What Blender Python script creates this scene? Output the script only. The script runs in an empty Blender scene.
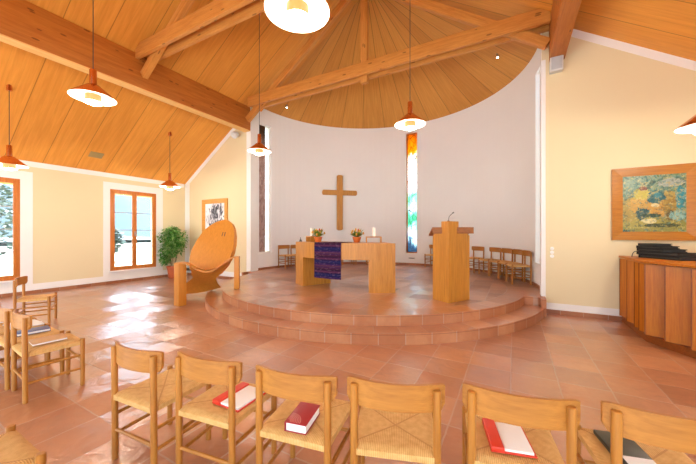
import bpy, bmesh, math, random
from mathutils import Vector, Matrix
PI = math.pi
rnd = random.Random(7)
sc = bpy.context.scene
COL = sc.collection

# ------------------------------------------------------------------ materials
class NT:
    def __init__(s, name):
        s.m = bpy.data.materials.new(name); s.m.use_nodes = True
        s.t = s.m.node_tree; s.t.nodes.clear()
        s.out = s.t.nodes.new('ShaderNodeOutputMaterial')
        s.b = None
    def n(s, kind, **kw):
        nd = s.t.nodes.new('ShaderNode' + kind)
        for k, v in kw.items(): setattr(nd, k, v)
        return nd
    def set(s, sock, v):
        if v is None: return
        if hasattr(v, 'is_linked') or hasattr(v, 'links'): s.t.links.new(v, sock)
        else:
            if isinstance(v, tuple) and len(v) == 3 and sock.type == 'RGBA': v = v + (1,)
            sock.default_value = v
    def math(s, op, a, b=None, c=None):
        nd = s.n('Math', operation=op)
        for i, v in enumerate((a, b, c)):
            if v is not None: s.set(nd.inputs[i], v)
        return nd.outputs[0]
    def mix(s, f, a, b, mode='MIX'):
        nd = s.n('Mix', data_type='RGBA', blend_type=mode)
        s.set(nd.inputs[0], f); s.set(nd.inputs[6], a); s.set(nd.inputs[7], b)
        return nd.outputs[2]
    def obj(s):
        return s.n('TexCoord').outputs['Object']
    def pos(s):
        return s.n('NewGeometry').outputs['Position']
    def map(s, v, scale=(1, 1, 1), loc=(0, 0, 0), rot=(0, 0, 0)):
        nd = s.n('Mapping'); s.set(nd.inputs[0], v)
        nd.inputs[1].default_value = loc; nd.inputs[2].default_value = rot; nd.inputs[3].default_value = scale
        return nd.outputs[0]
    def noise(s, v, scale, detail=3, rough=.55, dist=0, col=False):
        nd = s.n('TexNoise'); s.set(nd.inputs['Vector'], v)
        nd.inputs['Scale'].default_value = scale; nd.inputs['Detail'].default_value = detail
        nd.inputs['Roughness'].default_value = rough; nd.inputs['Distortion'].default_value = dist
        return nd.outputs[1 if col else 0]
    def ramp(s, f, stops, interp='LINEAR'):
        nd = s.n('ValToRGB'); s.set(nd.inputs[0], f); cr = nd.color_ramp; cr.interpolation = interp
        while len(cr.elements) < len(stops): cr.elements.new(.5)
        for e, (p, c) in zip(cr.elements, stops):
            e.position = p; e.color = tuple(c) + (1,) if len(c) == 3 else c
        return nd.outputs[0]
    def xyz(s, v):
        nd = s.n('SeparateXYZ'); s.set(nd.inputs[0], v); return nd.outputs
    def bump(s, h, strength=.2, dist=.01):
        nd = s.n('Bump'); nd.inputs['Strength'].default_value = strength; nd.inputs['Distance'].default_value = dist
        s.set(nd.inputs['Height'], h); return nd.outputs[0]
    def principled(s, color, rough=.5, metal=0., normal=None, spec=.5, coat=0., cior=1.5, emit=None, es=0.):
        b = s.b = s.n('BsdfPrincipled')
        s.set(b.inputs['Base Color'], color); s.set(b.inputs['Roughness'], rough)
        b.inputs['Metallic'].default_value = metal; b.inputs['Specular IOR Level'].default_value = spec
        b.inputs['Coat Weight'].default_value = coat; b.inputs['Coat IOR'].default_value = cior
        if coat and normal is not None: s.set(b.inputs['Coat Normal'], normal)
        b.inputs['Coat Roughness'].default_value = .25
        if normal is not None: s.set(b.inputs['Normal'], normal)
        if emit is not None:
            s.set(b.inputs['Emission Color'], emit); b.inputs['Emission Strength'].default_value = es
        s.t.links.new(b.outputs[0], s.out.inputs[0]); return s.m
    # 1 on a grout/seam line, 0 elsewhere; coord in metres
    def seam(s, c, spacing, width, off=0.):
        q = s.math('DIVIDE', s.math('SUBTRACT', c, off), spacing)
        f = s.math('FRACT', q)
        d = s.math('ABSOLUTE', s.math('SUBTRACT', f, .5))
        return s.math('GREATER_THAN', d, .5 - width / spacing / 2), s.math('FLOOR', q)

def hexc(h):
    c = [int(h[i:i + 2], 16) / 255 for i in (0, 2, 4)]
    return tuple(x / 12.92 if x <= .04045 else ((x + .055) / 1.055) ** 2.4 for x in c)

def plain(name, col, rough=.5, metal=0., spec=.5, var=.08, coat=0.):
    k = NT(name); v = k.noise(k.obj(), 9, 4)
    c = k.mix(k.math('MULTIPLY', v, 1.), tuple(x * (1 - var) for x in col), tuple(min(1, x * (1 + var)) for x in col))
    return k.principled(c, rough, metal, None, spec, coat)

def warm(c): return (c[0] * 1.02, c[1] * .93, c[2] * .66)
def wood(name, light, dark, axis='Z', rough=.42, knots=False, scale=1., amt=1.):
    light, dark = warm(light), warm(dark)
    k = NT(name); o = k.obj()
    sv = {'X': (1.2, 16, 16), 'Y': (16, 1.2, 16), 'Z': (16, 16, 1.2)}[axis]
    v = k.map(o, tuple(a * scale for a in sv))
    g = k.noise(v, 1.6, 4, .6, .6)
    g2 = k.noise(v, 7, 2, .5)
    f = k.math('ADD', k.math('MULTIPLY', g, .75), k.math('MULTIPLY', g2, .25))
    c = k.ramp(f, [(.32, dark), (.62, light)])
    if amt < 1: c = k.mix(amt, light, c)
    if knots:
        kv = k.n('TexVoronoi'); k.set(kv.inputs['Vector'], k.map(o, tuple((.45 if a < 2 else 1.5) for a in sv))); kv.inputs['Scale'].default_value = 5.5
        m = k.math('LESS_THAN', kv.outputs[0], .13)
        c = k.mix(k.math('MULTIPLY', m, .75), c, tuple(x * .35 for x in dark))
    return k.principled(c, rough, 0, k.bump(g2, .05, .003), .4)

# the wood ceiling: boards with dark joints, seams across 'coord'
def ceiling_mat(name, light, dark, mode, spacing=.655, off=4.278):
    light, dark = warm(light), warm(dark)
    k = NT(name); o = k.pos(); x, y, z = k.xyz(o)
    if mode == 'cone':
        ang = k.math('ARCTAN2', k.math('SUBTRACT', y, 7.0), k.math('SUBTRACT', x, -3.33))
        c0 = k.math('MULTIPLY', ang, 180 / PI)
        r = k.math('SQRT', k.math('ADD', k.math('POWER', k.math('SUBTRACT', y, 7.0), 2.), k.math('POWER', k.math('SUBTRACT', x, -3.33), 2.)))
        q = k.math('DIVIDE', k.math('ADD', c0, 3.), 12.0); fl = k.math('FLOOR', q)
        d = k.math('SUBTRACT', .5, k.math('ABSOLUTE', k.math('SUBTRACT', k.math('FRACT', q), .5)))   # distance to joint, in panels
        dm = k.math('MULTIPLY', k.math('MULTIPLY', d, r), 12 * PI / 180)
        ln = k.math('LESS_THAN', dm, .008)
        comb = k.n('CombineXYZ'); k.set(comb.inputs[0], k.math('MULTIPLY', c0, .8)); k.set(comb.inputs[1], k.math('MULTIPLY', r, .9)); k.set(comb.inputs[2], fl)
        gv = comb.outputs[0]; g = k.noise(gv, 1.6, 4, .6, .4)
    else:
        ln, fl = k.seam(y, spacing, .013, off)
        ln2, fl2 = k.seam(y, spacing / 3, .006, off)
        ln = k.math('MAXIMUM', ln, k.math('MULTIPLY', ln2, .22))
        gv = k.map(o, (.7, 10, .7)); g = k.noise(gv, 1.6, 4, .6, .5)
    wn = k.n('TexWhiteNoise', noise_dimensions='1D'); k.set(wn.inputs['W'], fl)
    f = k.math('ADD', k.math('MULTIPLY', g, .8), k.math('MULTIPLY', wn.outputs[0], .22))
    c = k.ramp(f, [(.28, dark), (.72, light)])
    c = k.mix(k.math('MULTIPLY', ln, .65), c, tuple(v * .3 for v in dark))
    return k.principled(c, .5, 0, k.bump(k.math('SUBTRACT', 1., ln), .3, .01), .35)

def tile_color(k, cell, base):
    wn = k.n('TexWhiteNoise', noise_dimensions='3D'); k.set(wn.inputs['Vector'], cell)
    n1 = k.noise(base, 2.2, 4, .55, .5); n2 = k.noise(base, 16, 3, .6)
    f = k.math('ADD', k.math('ADD', k.math('MULTIPLY', n1, .55), k.math('MULTIPLY', n2, .15)), k.math('MULTIPLY', wn.outputs[0], .26))
    c = k.ramp(f, [(.18, hexc('985a3a')), (.48, hexc('b2724a')), (.66, hexc('c2865c')), (.9, hexc('cfa07a'))])
    return c, n1, n2

GROUT = hexc('b8a090')
def floor_mat(name, rings=False):
    k = NT(name); o = k.pos(); x, y, z = k.xyz(o)
    wob = k.math('MULTIPLY', k.math('SUBTRACT', k.noise(o, 5, 2), .5), .02)
    xa = k.math('ADD', x, wob); ya = k.math('ADD', y, wob)
    lx, fx = k.seam(xa, .42, .013, -3.18 + .21); ly, fy = k.seam(ya, .42, .012, .97 + .21)
    ln = k.math('MAXIMUM', lx, ly)
    comb = k.n('CombineXYZ'); k.set(comb.inputs[0], fx); k.set(comb.inputs[1], fy); cell = comb.outputs[0]
    if rings:
        dx = k.math('SUBTRACT', x, -3.33); dy = k.math('SUBTRACT', y, 7.2)
        r = k.math('SQRT', k.math('ADD', k.math('POWER', dx, 2.), k.math('POWER', dy, 2.)))
        a = k.math('MULTIPLY', k.math('ARCTAN2', dy, dx), 3.55)
        la, fa = k.seam(a, .34, .012, .1)
        edge = k.math('LESS_THAN', k.math('ABSOLUTE', k.math('SUBTRACT', r, 3.2)), .008)
        outer = k.math('GREATER_THAN', r, 3.2)
        lr = k.math('MAXIMUM', la, edge)
        ln = k.math('ADD', k.math('MULTIPLY', outer, lr), k.math('MULTIPLY', k.math('SUBTRACT', 1., outer), k.math('MAXIMUM', ln, edge)))
        cb = k.n('CombineXYZ'); k.set(cb.inputs[0], fa); k.set(cb.inputs[2], 5.)
        mx = k.n('Mix', data_type='VECTOR'); k.set(mx.inputs[0], outer); k.set(mx.inputs[4], cell); k.set(mx.inputs[5], cb.outputs[0]); cell = mx.outputs[1]
    c, n1, n2 = tile_color(k, cell, o)
    gm = k.math('MULTIPLY', ln, k.math('ADD', .05, k.math('MULTIPLY', k.noise(o, 1.1, 3), .9)))
    c = k.mix(gm, c, GROUT)
    wv = k.noise(o, 4.5, 2, .5, 1.2)
    wt_ = k.n('TexWhiteNoise', noise_dimensions='3D'); k.set(wt_.inputs['Vector'], cell)
    wx, wy, wz = k.xyz(wt_.outputs[1])
    def tilt_(cc, off, wr): return k.math('MULTIPLY', k.math('SUBTRACT', k.math('FRACT', k.math('DIVIDE', k.math('SUBTRACT', cc, off), .42)), .5), k.math('MULTIPLY', k.math('SUBTRACT', wr, .5), .09))
    h = k.math('ADD', k.math('ADD', tilt_(xa, -3.18 + .21, wx), tilt_(ya, .97 + .21, wy)), k.math('ADD', k.math('MULTIPLY', wv, .011), k.math('MULTIPLY', ln, -.003)))
    rg = k.math('ADD', .28, k.math('MULTIPLY', n1, .12))
    return k.principled(c, k.math('ADD', rg, .06), 0, k.bump(h, 1., 1.), 1., coat=1., cior=1.75)

def riser_mat(name):
    k = NT(name); o = k.pos(); x, y, z = k.xyz(o)
    dx = k.math('SUBTRACT', x, -3.33); dy = k.math('SUBTRACT', y, 7.2)
    a = k.math('MULTIPLY', k.math('ARCTAN2', dy, dx), 3.6)
    la, fa = k.seam(a, .34, .012, .1)
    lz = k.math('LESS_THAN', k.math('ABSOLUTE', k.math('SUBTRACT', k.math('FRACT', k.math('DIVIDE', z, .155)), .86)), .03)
    cb = k.n('CombineXYZ'); k.set(cb.inputs[0], fa); k.set(cb.inputs[2], k.math('FLOOR', k.math('DIVIDE', z, .155)))
    c, n1, n2 = tile_color(k, cb.outputs[0], o)
    c = k.mix(k.math('MULTIPLY', la, .6), c, GROUT)
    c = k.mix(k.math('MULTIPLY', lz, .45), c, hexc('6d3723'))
    return k.principled(c, .45, 0, k.bump(n1, .25, .01), .4)

def baseboard_mat():
    k = NT('terracotta_skirting'); o = k.pos(); x, y, z = k.xyz(o)
    l, f = k.seam(k.math('ADD', x, y), .34, .01)
    cb = k.n('CombineXYZ'); k.set(cb.inputs[0], f)
    c, n1, n2 = tile_color(k, cb.outputs[0], o)
    c = k.mix(.35, c, hexc('70402c')); c = k.mix(k.math('MULTIPLY', l, .5), c, GROUT)
    return k.principled(c, .45, 0, None, .4)

def plaster(name, col, var=.03):
    k = NT(name); o = k.pos()
    n1 = k.noise(o, .8, 3); n2 = k.noise(o, 40, 3)
    c = k.mix(n1, tuple(v * (1 - var) for v in col), tuple(min(1, v * (1 + var)) for v in col))
    return k.principled(c, .85, 0, k.bump(n2, .12, .004), .2)

def weave_mat():
    k = NT('woven_cord'); x, y, z = k.xyz(k.obj())
    ax = k.math('ABSOLUTE', k.math('MULTIPLY', x, .40 / .45)); ay = k.math('ABSOLUTE', y)
    side = k.math('GREATER_THAN', ax, ay)
    cx = k.math('SINE', k.math('MULTIPLY', x, 2 * PI / .009)); cy = k.math('SINE', k.math('MULTIPLY', y, 2 * PI / .009))
    w = k.math('ADD', k.math('MULTIPLY', side, cy), k.math('MULTIPLY', k.math('SUBTRACT', 1., side), cx))
    dg = k.math('LESS_THAN', k.math('ABSOLUTE', k.math('SUBTRACT', ax, ay)), .006)
    n = k.noise(k.obj(), 30, 3)
    f = k.math('ADD', k.math('MULTIPLY', w, .16), k.math('ADD', .12, k.math('MULTIPLY', n, .7)))
    c = k.ramp(f, [(.2, hexc('c0904c')), (.6, hexc('dcae6c')), (.9, hexc('e6c08a'))])
    c = k.mix(k.math('MULTIPLY', dg, k.math('ADD', .15, k.math('MULTIPLY', n, .6))), c, hexc('a1652a'))
    return k.principled(c, .6, 0, k.bump(w, .5, .003), .3)

def glass_mat():
    k = NT('window_glass'); tr = k.n('BsdfTransparent'); tr.inputs[0].default_value = (.96, .98, 1, 1)
    gl = k.n('BsdfGlossy'); gl.inputs[1].default_value = .02
    fr = k.n('Fresnel'); fr.inputs[0].default_value = 1.35
    mx = k.n('MixShader'); k.set(mx.inputs[0], fr.outputs[0]); k.set(mx.inputs[1], tr.outputs[0]); k.set(mx.inputs[2], gl.outputs[0])
    k.t.links.new(mx.outputs[0], k.out.inputs[0]); return k.m

def stained_mat(name, fn, clear=.85):
    k = NT(name); c = fn(k)
    tr = k.n('BsdfTransparent'); k.set(tr.inputs[0], c)
    p = k.n('BsdfPrincipled'); k.set(p.inputs['Base Color'], c); p.inputs['Roughness'].default_value = .25
    mx = k.n('MixShader'); k.set(mx.inputs[0], 1 - clear); k.set(mx.inputs[1], tr.outputs[0]); k.set(mx.inputs[2], p.outputs[0])
    k.t.links.new(mx.outputs[0], k.out.inputs[0]); return k.m

def sg_back(k):
    o = k.pos(); x, y, z = k.xyz(o)
    w = k.noise(k.map(o, (2.2, 1, 1.1)), 1.6, 2, .5, 1.2)
    zz = k.math('ADD', z, k.math('MULTIPLY', k.math('SUBTRACT', w, .5), 1.2))
    c = k.ramp(k.math('DIVIDE', k.math('SUBTRACT', zz, .3), 5.), [(0, (.04, .06, .10)), (.15, (.12, .2, .3)), (.2, (.7, .85, .95)), (.24, (.8, .9, .95)), (.33, (.12, .5, .3)), (.42, (.8, .95, .9)), (.5, (.3, .75, .45)), (.56, (.95, .98, 1)), (.79, (1, .98, .88)), (.84, (.9, .42, .03)), (1, (.6, .2, .01))])
    v = k.n('TexVoronoi', feature='DISTANCE_TO_EDGE'); k.set(v.inputs['Vector'], k.map(o, (4.5, 1, 2.2))); v.inputs['Scale'].default_value = 1.2
    return k.mix(k.math('MULTIPLY', k.math('LESS_THAN', v.outputs[0], .02), .8), c, (.02, .02, .02))
def sg_side(k):
    o = k.pos(); x, y, z = k.xyz(o)
    n = k.noise(k.map(o, (1, 3, 1.6)), 4, 4, .6, .5)
    c = k.ramp(n, [(.3, (.26, .15, .13)), (.55, (.46, .31, .27)), (.75, (.62, .48, .44))])
    t = k.math('DIVIDE', k.math('SUBTRACT', z, 4.0), .8)
    t.node.use_clamp = True
    return k.mix(t, c, (.05, .028, .02))

def painting_mat():
    k = NT('rooster_painting_canvas'); o = k.obj(); x, y, z = k.xyz(o)
    n = k.noise(o, 15, 5, .7, 1.2); n2 = k.noise(o, 4, 3, .6, 1.5); nc = k.noise(o, 22, 3, .6, .8)
    c = k.ramp(n2, [(.32, hexc('1d4a48')), (.42, hexc('4f7f78')), (.5, hexc('8fae9c')), (.57, hexc('6a7f4a')), (.64, hexc('2f8f9c')), (.74, hexc('b9c9c2'))])
    def blob(cx, cz, rx, rz, col, soft=.35, amt=1.):
        nonlocal c
        dx = k.math('DIVIDE', k.math('SUBTRACT', x, cx), rx); dz = k.math('DIVIDE', k.math('SUBTRACT', z, cz), rz)
        d = k.math('ADD', k.math('ADD', k.math('POWER', dx, 2.), k.math('POWER', dz, 2.)), k.math('MULTIPLY', k.math('SUBTRACT', n, .5), 3.2))
        f = k.math('MULTIPLY', k.math('LESS_THAN', d, 1.), amt)
        c = k.mix(f, c, col)
    blob(0, -.36, .44, .13, hexc('9a9440')); blob(-.2, -.3, .3, .1, hexc('b5a94e')); blob(-.27, -.08, .17, .2, hexc('b89f4a'))
    blob(-.05, -.03, .25, .17, hexc('d9a94a')); blob(.1, -.1, .16, .12, hexc('d8a040'))
    blob(.2, -.02, .09, .2, hexc('a8842c')); blob(.19, .13, .07, .07, hexc('c0a04a')); blob(.2, -.2, .05, .1, hexc('6e5a20'))
    blob(-.14, .16, .11, .1, hexc('d0c24c')); blob(-.12, .25, .05, .04, hexc('8a3f34')); blob(.03, .1, .105, .115, hexc('0d6475')); blob(.05, .13, .05, .05, hexc('1f87a0'))
    blob(-.14, -.17, .08, .1, hexc('10505c')); blob(-.02, -.2, .12, .03, hexc('25452c')); blob(.31, .08, .05, .2, hexc('1e93ae')); blob(.28, -.2, .09, .08, hexc('8fc3c4'))
    blob(.22, .33, .16, .07, hexc('aab4b4')); blob(-.05, -.29, .09, .04, hexc('efe6b8')); blob(.02, -.03, .05, .03, hexc('f0dfae')); blob(.1, -.36, .25, .03, hexc('3f4a1c'))
    nd2 = k.noise(o, 30, 2, .5, .6); nd3 = k.noise(o, 13, 2, .5, .5)
    dab = k.ramp(nd3, [(.36, hexc('0c3a3c')), (.44, hexc('2f8f96')), (.5, hexc('c9b050')), (.56, hexc('e6d690')), (.64, hexc('7a5a1c'))], 'CONSTANT')
    c = k.mix(k.math('MULTIPLY', k.math('GREATER_THAN', nd2, .53), .5), c, dab)
    c = k.mix(.15, c, k.ramp(nc, [(.4, hexc('0a2420')), (.52, hexc('6f7a3a')), (.66, hexc('dccf80'))]))
    c = k.mix(1., c, (.78, .76, .66), 'MULTIPLY')
    return k.principled(c, .4, 0, k.bump(nc, .3, .004))

def print_mat():
    k = NT('black_and_white_print'); o = k.obj(); x, y, z = k.xyz(o)
    n = k.noise(k.map(o, (1.2, 1, .6)), 6, 4, .65, 1.4)
    d = k.math('ADD', k.math('POWER', k.math('DIVIDE', k.math('SUBTRACT', x, .05), .42), 2.), k.math('POWER', k.math('DIVIDE', z, .46), 2.))
    f = k.math('SUBTRACT', n, k.math('MULTIPLY', k.math('SUBTRACT', 1., d), .12))
    c = k.ramp(f, [(.34, (.02, .02, .025)), (.42, (.12, .12, .16)), (.46, (.62, .62, .66)), (.6, (.85, .85, .86))])
    return k.principled(c, .4)

def cloth_mat():
    k = NT('purple_woven_cloth'); x, y, z = k.xyz(k.obj())
    n = k.noise(k.map(k.obj(), (14, 14, 50)), 1.5, 3, .6)
    s = k.math('FRACT', k.math('DIVIDE', k.math('ADD', z, .02), .27))
    c = k.ramp(k.math('ADD', s, k.math('MULTIPLY', k.math('SUBTRACT', n, .5), .12)),
               [(0, hexc('25122b')), (.14, hexc('472336')), (.2, hexc('3c1d44')), (.34, hexc('573043')), (.4, hexc('3b2050')), (.52, hexc('1d1b43')), (.66, hexc('242554')), (.76, hexc('1b173a')), (.86, hexc('5a2c4a')), (1, hexc('25122b'))])
    nn = k.noise(k.map(k.obj(), (9, 9, 30)), 1.3, 2, .5, .8)
    c = k.mix(k.math('MULTIPLY', k.math('GREATER_THAN', nn, .6), .14), c, hexc('b08a9a'))
    return k.principled(c, .9, 0, k.bump(n, .3, .004), .1)

def leaf_mat(name, a, b, c3):
    k = NT(name); n = k.noise(k.obj(), 7, 3); n2 = k.noise(k.obj(), 45, 2)
    f = k.math('ADD', k.math('MULTIPLY', n, .6), k.math('MULTIPLY', n2, .4))
    c = k.ramp(f, [(.36, a), (.5, b), (.62, c3)])
    return k.principled(c, .45, 0, None, .4)

def emit_mat(name, col, s):
    k = NT(name); return k.principled(col, .5, 0, None, .5, emit=col, es=s)

M = {}
BL, BD = hexc('d99a4a'), hexc('bf7a30')
M['chairZ'] = wood('oiled_oak_posts', hexc('b27a3a'), hexc('955e28'), 'Z')
M['chairX'] = wood('oiled_oak_board', hexc('b47c3c'), hexc('98622a'), 'X')
M['altar'] = wood('beech_staves', hexc('c68c40'), hexc('aa702c'), 'Z', .35)
M['disc'] = wood('orange_plywood', hexc('cc8a3c'), hexc('b6762e'), 'Z', .4, amt=.7)
M['cab'] = wood('cabinet_veneer', hexc('c47a1e'), hexc('ab6012'), 'Z', .4)
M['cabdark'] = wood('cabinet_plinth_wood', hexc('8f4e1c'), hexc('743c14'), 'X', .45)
M['desk'] = wood('brown_desk_wood', hexc('9a5e26'), hexc('80481a'), 'X', .45); M['beamX'] = wood('spruce_beam_across', hexc('d49a58'), hexc('bc7c40'), 'X', .5, True)
M['beamY'] = wood('spruce_beam_along', hexc('c07a38'), hexc('a56024'), 'Y', .5, True, .6)
M['beamZ'] = wood('spruce_post', hexc('d49a58'), hexc('bc7c40'), 'Z', .5, True)
M['frame'] = wood('window_frame_wood', hexc('cc8244'), hexc('b2682e'), 'Z', .4)
M['pframe'] = wood('picture_frame_wood', hexc('b57a24'), hexc('9c6414'), 'X', .35)
M['pframe2'] = wood('pale_picture_frame_wood', hexc('d9a25a'), hexc('c58a42'), 'X', .4)
M['lit_strip'] = wood('lit_strip_wood', hexc('f0cc94'), hexc('e0b478'), 'Y', .5); M['cross'] = wood('cross_wood', hexc('c89656'), hexc('ae7a40'), 'Z', .5)
M['ceil'] = ceiling_mat('ceiling_boards', hexc('e6a654'), hexc('cc8c40'), 'flat')
M['cone'] = ceiling_mat('apse_ceiling_boards', hexc('d8a058'), hexc('be8444'), 'cone')
M['floor'] = floor_mat('terracotta_floor'); M['podium'] = floor_mat('terracotta_podium', True)
M['riser'] = riser_mat('terracotta_riser'); M['skirt'] = baseboard_mat()
M['cream'] = plaster('cream_plaster', (.77, .66, .42)); M['white'] = plaster('white_plaster', (.86, .84, .81)); M['apse'] = plaster('apse_plaster', (.875, .865, .855))
M['weave'] = weave_mat(); M['glass'] = glass_mat()
M['sg_back'] = stained_mat('coloured_glass', sg_back, .8); M['sg_side'] = stained_mat('brown_glass', sg_side, .12)
M['painting'] = painting_mat(); M['print'] = print_mat(); M['cloth'] = cloth_mat()
M['leaf'] = leaf_mat('ficus_leaves', hexc('2a6a24'), hexc('4f9a38'), hexc('c0cf8a')); M['leaf2'] = leaf_mat('tulip_leaves', hexc('4a6a1c'), hexc('7a8f2a'), hexc('a8a83a'))
M['tulip'] = plain('tulip_petals', hexc('dca038'), .5, var=.3); M['tulip2'] = plain('tulip_petals_red', hexc('cf5a2a'), .5, var=.3)
M['pot'] = plain('terracotta_pot', hexc('b55a30'), .6); M['pot2'] = plain('glazed_orange_pot', hexc('c9682c'), .35); M['soil'] = plain('potting_soil', (.05, .03, .02), .9)
M['stem'] = plain('woody_stem', hexc('8a7a5a'), .8)
M['copper'] = plain('copper', hexc('eaa880'), .2, 1.); M['amber'] = NT('glowing_amber_ring').principled((.16, .06, .012), .4, emit=(.95, .42, .08), es=.3)
M['enamel'] = plain('white_enamel', (.9, .87, .8), .4, var=.01); M['bulb'] = emit_mat('lit_bulb', (1., .86, .62), 9.)
M['spot_on'] = emit_mat('lit_spot', (1, .95, .85), 12.)
M['black'] = plain('black_leather', (.012, .012, .012), .5, 0, .25); M['grey'] = plain('grey_plastic', (.42, .43, .44), .5); M['lgrey'] = plain('light_grey_plastic', (.68, .68, .66), .5)
M['metal'] = plain('brushed_steel', (.6, .6, .6), .3, 1.); M['darkmetal'] = plain('dark_metal', (.08, .08, .08), .4, .6)
M['wax'] = plain('candle_wax', (.85, .8, .68), .5, var=.02); M['paper'] = plain('white_paper', (.82, .79, .76), .8, var=.03)
M['red'] = plain('red_cover', hexc('d2361e'), .4); M['darkred'] = plain('dark_red_cover', hexc('9c1822'), .35); M['pink'] = plain('pink_print', hexc('d98a80'), .5)
M['blue'] = plain('navy_cover', hexc('22336e'), .4); M['tan'] = plain('tan_cover', hexc('c09464'), .6); M['dgreen'] = plain('black_green_cover', (.02, .025, .02), .35)
M['green_out'] = leaf_mat('garden_leaves', (.07, .10, .08), (.1, .14, .11), (.15, .19, .15)); M['lawn'] = plain('lawn_grass', (.45, .48, .4), .9, var=.2)
M['hill'] = plain('wooded_hill', (.075, .11, .125), .95, var=.15); M['vent'] = plain('vent_grille_metal', hexc('a08a5a'), .5)
M['stone'] = plain('brown_stone_wall', (.26, .19, .165), .9, var=.35); M['bounce'] = plain('pale_bounce', (.5, .5, .5), .9); M['slot'] = plain('dark_slot', (.05, .045, .04), .6)

# ------------------------------------------------------------------ mesh helpers
class MB:
    def __init__(s): s.bm = bmesh.new()
    def add(s, verts, faces, mi=0):
        vs = [s.bm.verts.new(v) for v in verts]
        for f in faces:
            try:
                fc = s.bm.faces.new([vs[i] for i in f]); fc.material_index = mi
            except ValueError: pass
        return s
    def box(s, c, size, rot=None, bevel=0., seg=2, pivot=None):
        t = bmesh.new(); bmesh.ops.create_cube(t, size=1)
        bmesh.ops.scale(t, vec=size, verts=t.verts)
        if bevel: bmesh.ops.bevel(t, geom=t.edges[:], offset=bevel, segments=seg, affect='EDGES', profile=.6)
        if rot: bmesh.ops.rotate(t, cent=(0, 0, 0), matrix=rot, verts=t.verts)
        bmesh.ops.translate(t, vec=c, verts=t.verts)
        s.merge(t); return s
    def merge(s, t):
        me = bpy.data.meshes.new('tmp'); t.to_mesh(me); t.free(); s.bm.from_mesh(me); bpy.data.meshes.remove(me)
    def bar(s, a, b, r, r2=None, seg=12, bevel=True):
        a, b = Vector(a), Vector(b); d = b - a; L = d.length; r2 = r if r2 is None else r2
        q = d.to_track_quat('Z', 'Y'); e = min(.004, r * .3) if bevel else 0
        prof = [(0, 0), (r - e, 0), (r, e), (r2, L - e), (r2 - e, L), (0, L)] if e else [(0, 0), (r, 0), (r2, L), (0, L)]
        return s.lathe(prof, seg, Matrix.Translation(a) @ q.to_matrix().to_4x4())
    def lathe(s, prof, seg=24, mat=None, mi=0):
        rings = []; mat = mat or Matrix()
        for r, z in prof:
            if r < 1e-6: rings.append([s.bm.verts.new(mat @ Vector((0, 0, z)))])
            else: rings.append([s.bm.verts.new(mat @ Vector((r * math.cos(2 * PI * i / seg), r * math.sin(2 * PI * i / seg), z))) for i in range(seg)])
        for A, B in zip(rings, rings[1:]):
            for i in range(seg):
                j = (i + 1) % seg
                if len(A) == 1 and len(B) == 1: break
                f = [A[0], B[j], B[i]] if len(A) == 1 else ([A[i], A[j], B[0]] if len(B) == 1 else [A[i], A[j], B[j], B[i]])
                fc = s.bm.faces.new(f); fc.smooth = True; fc.material_index = mi
        return s
    def prism(s, poly, z0, z1, side=0, top=0):            # polygon in XY extruded along Z
        n = len(poly)
        vs = [s.bm.verts.new((p[0], p[1], z0)) for p in poly] + [s.bm.verts.new((p[0], p[1], z1)) for p in poly]
        s.bm.faces.new(vs[:n][::-1]).material_index = top; s.bm.faces.new(vs[n:]).material_index = top
        for i in range(n):
            j = (i + 1) % n; s.bm.faces.new([vs[i], vs[j], vs[n + j], vs[n + i]]).material_index = side
        return s
    def prism3(s, pts, vec):                               # planar 3D polygon extruded along vec
        n = len(pts); vec = Vector(vec)
        vs = [s.bm.verts.new(Vector(p)) for p in pts] + [s.bm.verts.new(Vector(p) + vec) for p in pts]
        s.bm.faces.new(vs[:n]); s.bm.faces.new(vs[n:][::-1])
        for i in range(n):
            j = (i + 1) % n; s.bm.faces.new([vs[i], vs[n + i], vs[n + j], vs[j]])
        return s
    def grid(s, rows, thick=None, smooth=True):           # rows of points; thick = vector of the second skin
        R, Cn = len(rows), len(rows[0])
        def skin(off): return [[s.bm.verts.new(Vector(p) + off) for p in r] for r in rows]
        a = skin(Vector((0, 0, 0))); fs = []
        for i in range(R - 1):
            for j in range(Cn - 1): fs.append(s.bm.faces.new([a[i][j], a[i][j + 1], a[i + 1][j + 1], a[i + 1][j]]))
        if thick is not None:
            b = skin(Vector(thick))
            for i in range(R - 1):
                for j in range(Cn - 1): fs.append(s.bm.faces.new([b[i][j], b[i + 1][j], b[i + 1][j + 1], b[i][j + 1]]))
            for i in range(R - 1):
                s.bm.faces.new([a[i][0], a[i + 1][0], b[i + 1][0], b[i][0]]); s.bm.faces.new([a[i][-1], b[i][-1], b[i + 1][-1], a[i + 1][-1]])
            for j in range(Cn - 1):
                s.bm.faces.new([a[0][j], b[0][j], b[0][j + 1], a[0][j + 1]]); s.bm.faces.new([a[-1][j], a[-1][j + 1], b[-1][j + 1], b[-1][j]])
        for f in fs: f.smooth = smooth
        return s

def obj(name, mb, mats, parent=None, origin=None, label=None):
    bm = mb.bm
    bmesh.ops.recalc_face_normals(bm, faces=bm.faces[:])
    if origin is not None: bmesh.ops.translate(bm, vec=-Vector(origin), verts=bm.verts)
    me = bpy.data.meshes.new(name); bm.to_mesh(me); bm.free()
    for m in (mats if isinstance(mats, (list, tuple)) else [mats]): me.materials.append(m)
    me.set_sharp_from_angle(angle=math.radians(38))
    o = bpy.data.objects.new(name, me); COL.objects.link(o)
    if origin is not None: o.location = origin
    if parent: o.parent = parent
    if label: o['label'] = label
    return o
def tag(o, label, cat, group=None):
    o['label'] = label; o['category'] = cat
    if group: o['group'] = group
    return o
def thing(name, label, cat, loc=(0, 0, 0), rz=0., group=None):
    o = bpy.data.objects.new(name, None); COL.objects.link(o); o.empty_display_size = .1
    o.location = loc; o.rotation_euler = (0, 0, rz); return tag(o, label, cat, group)
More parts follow.
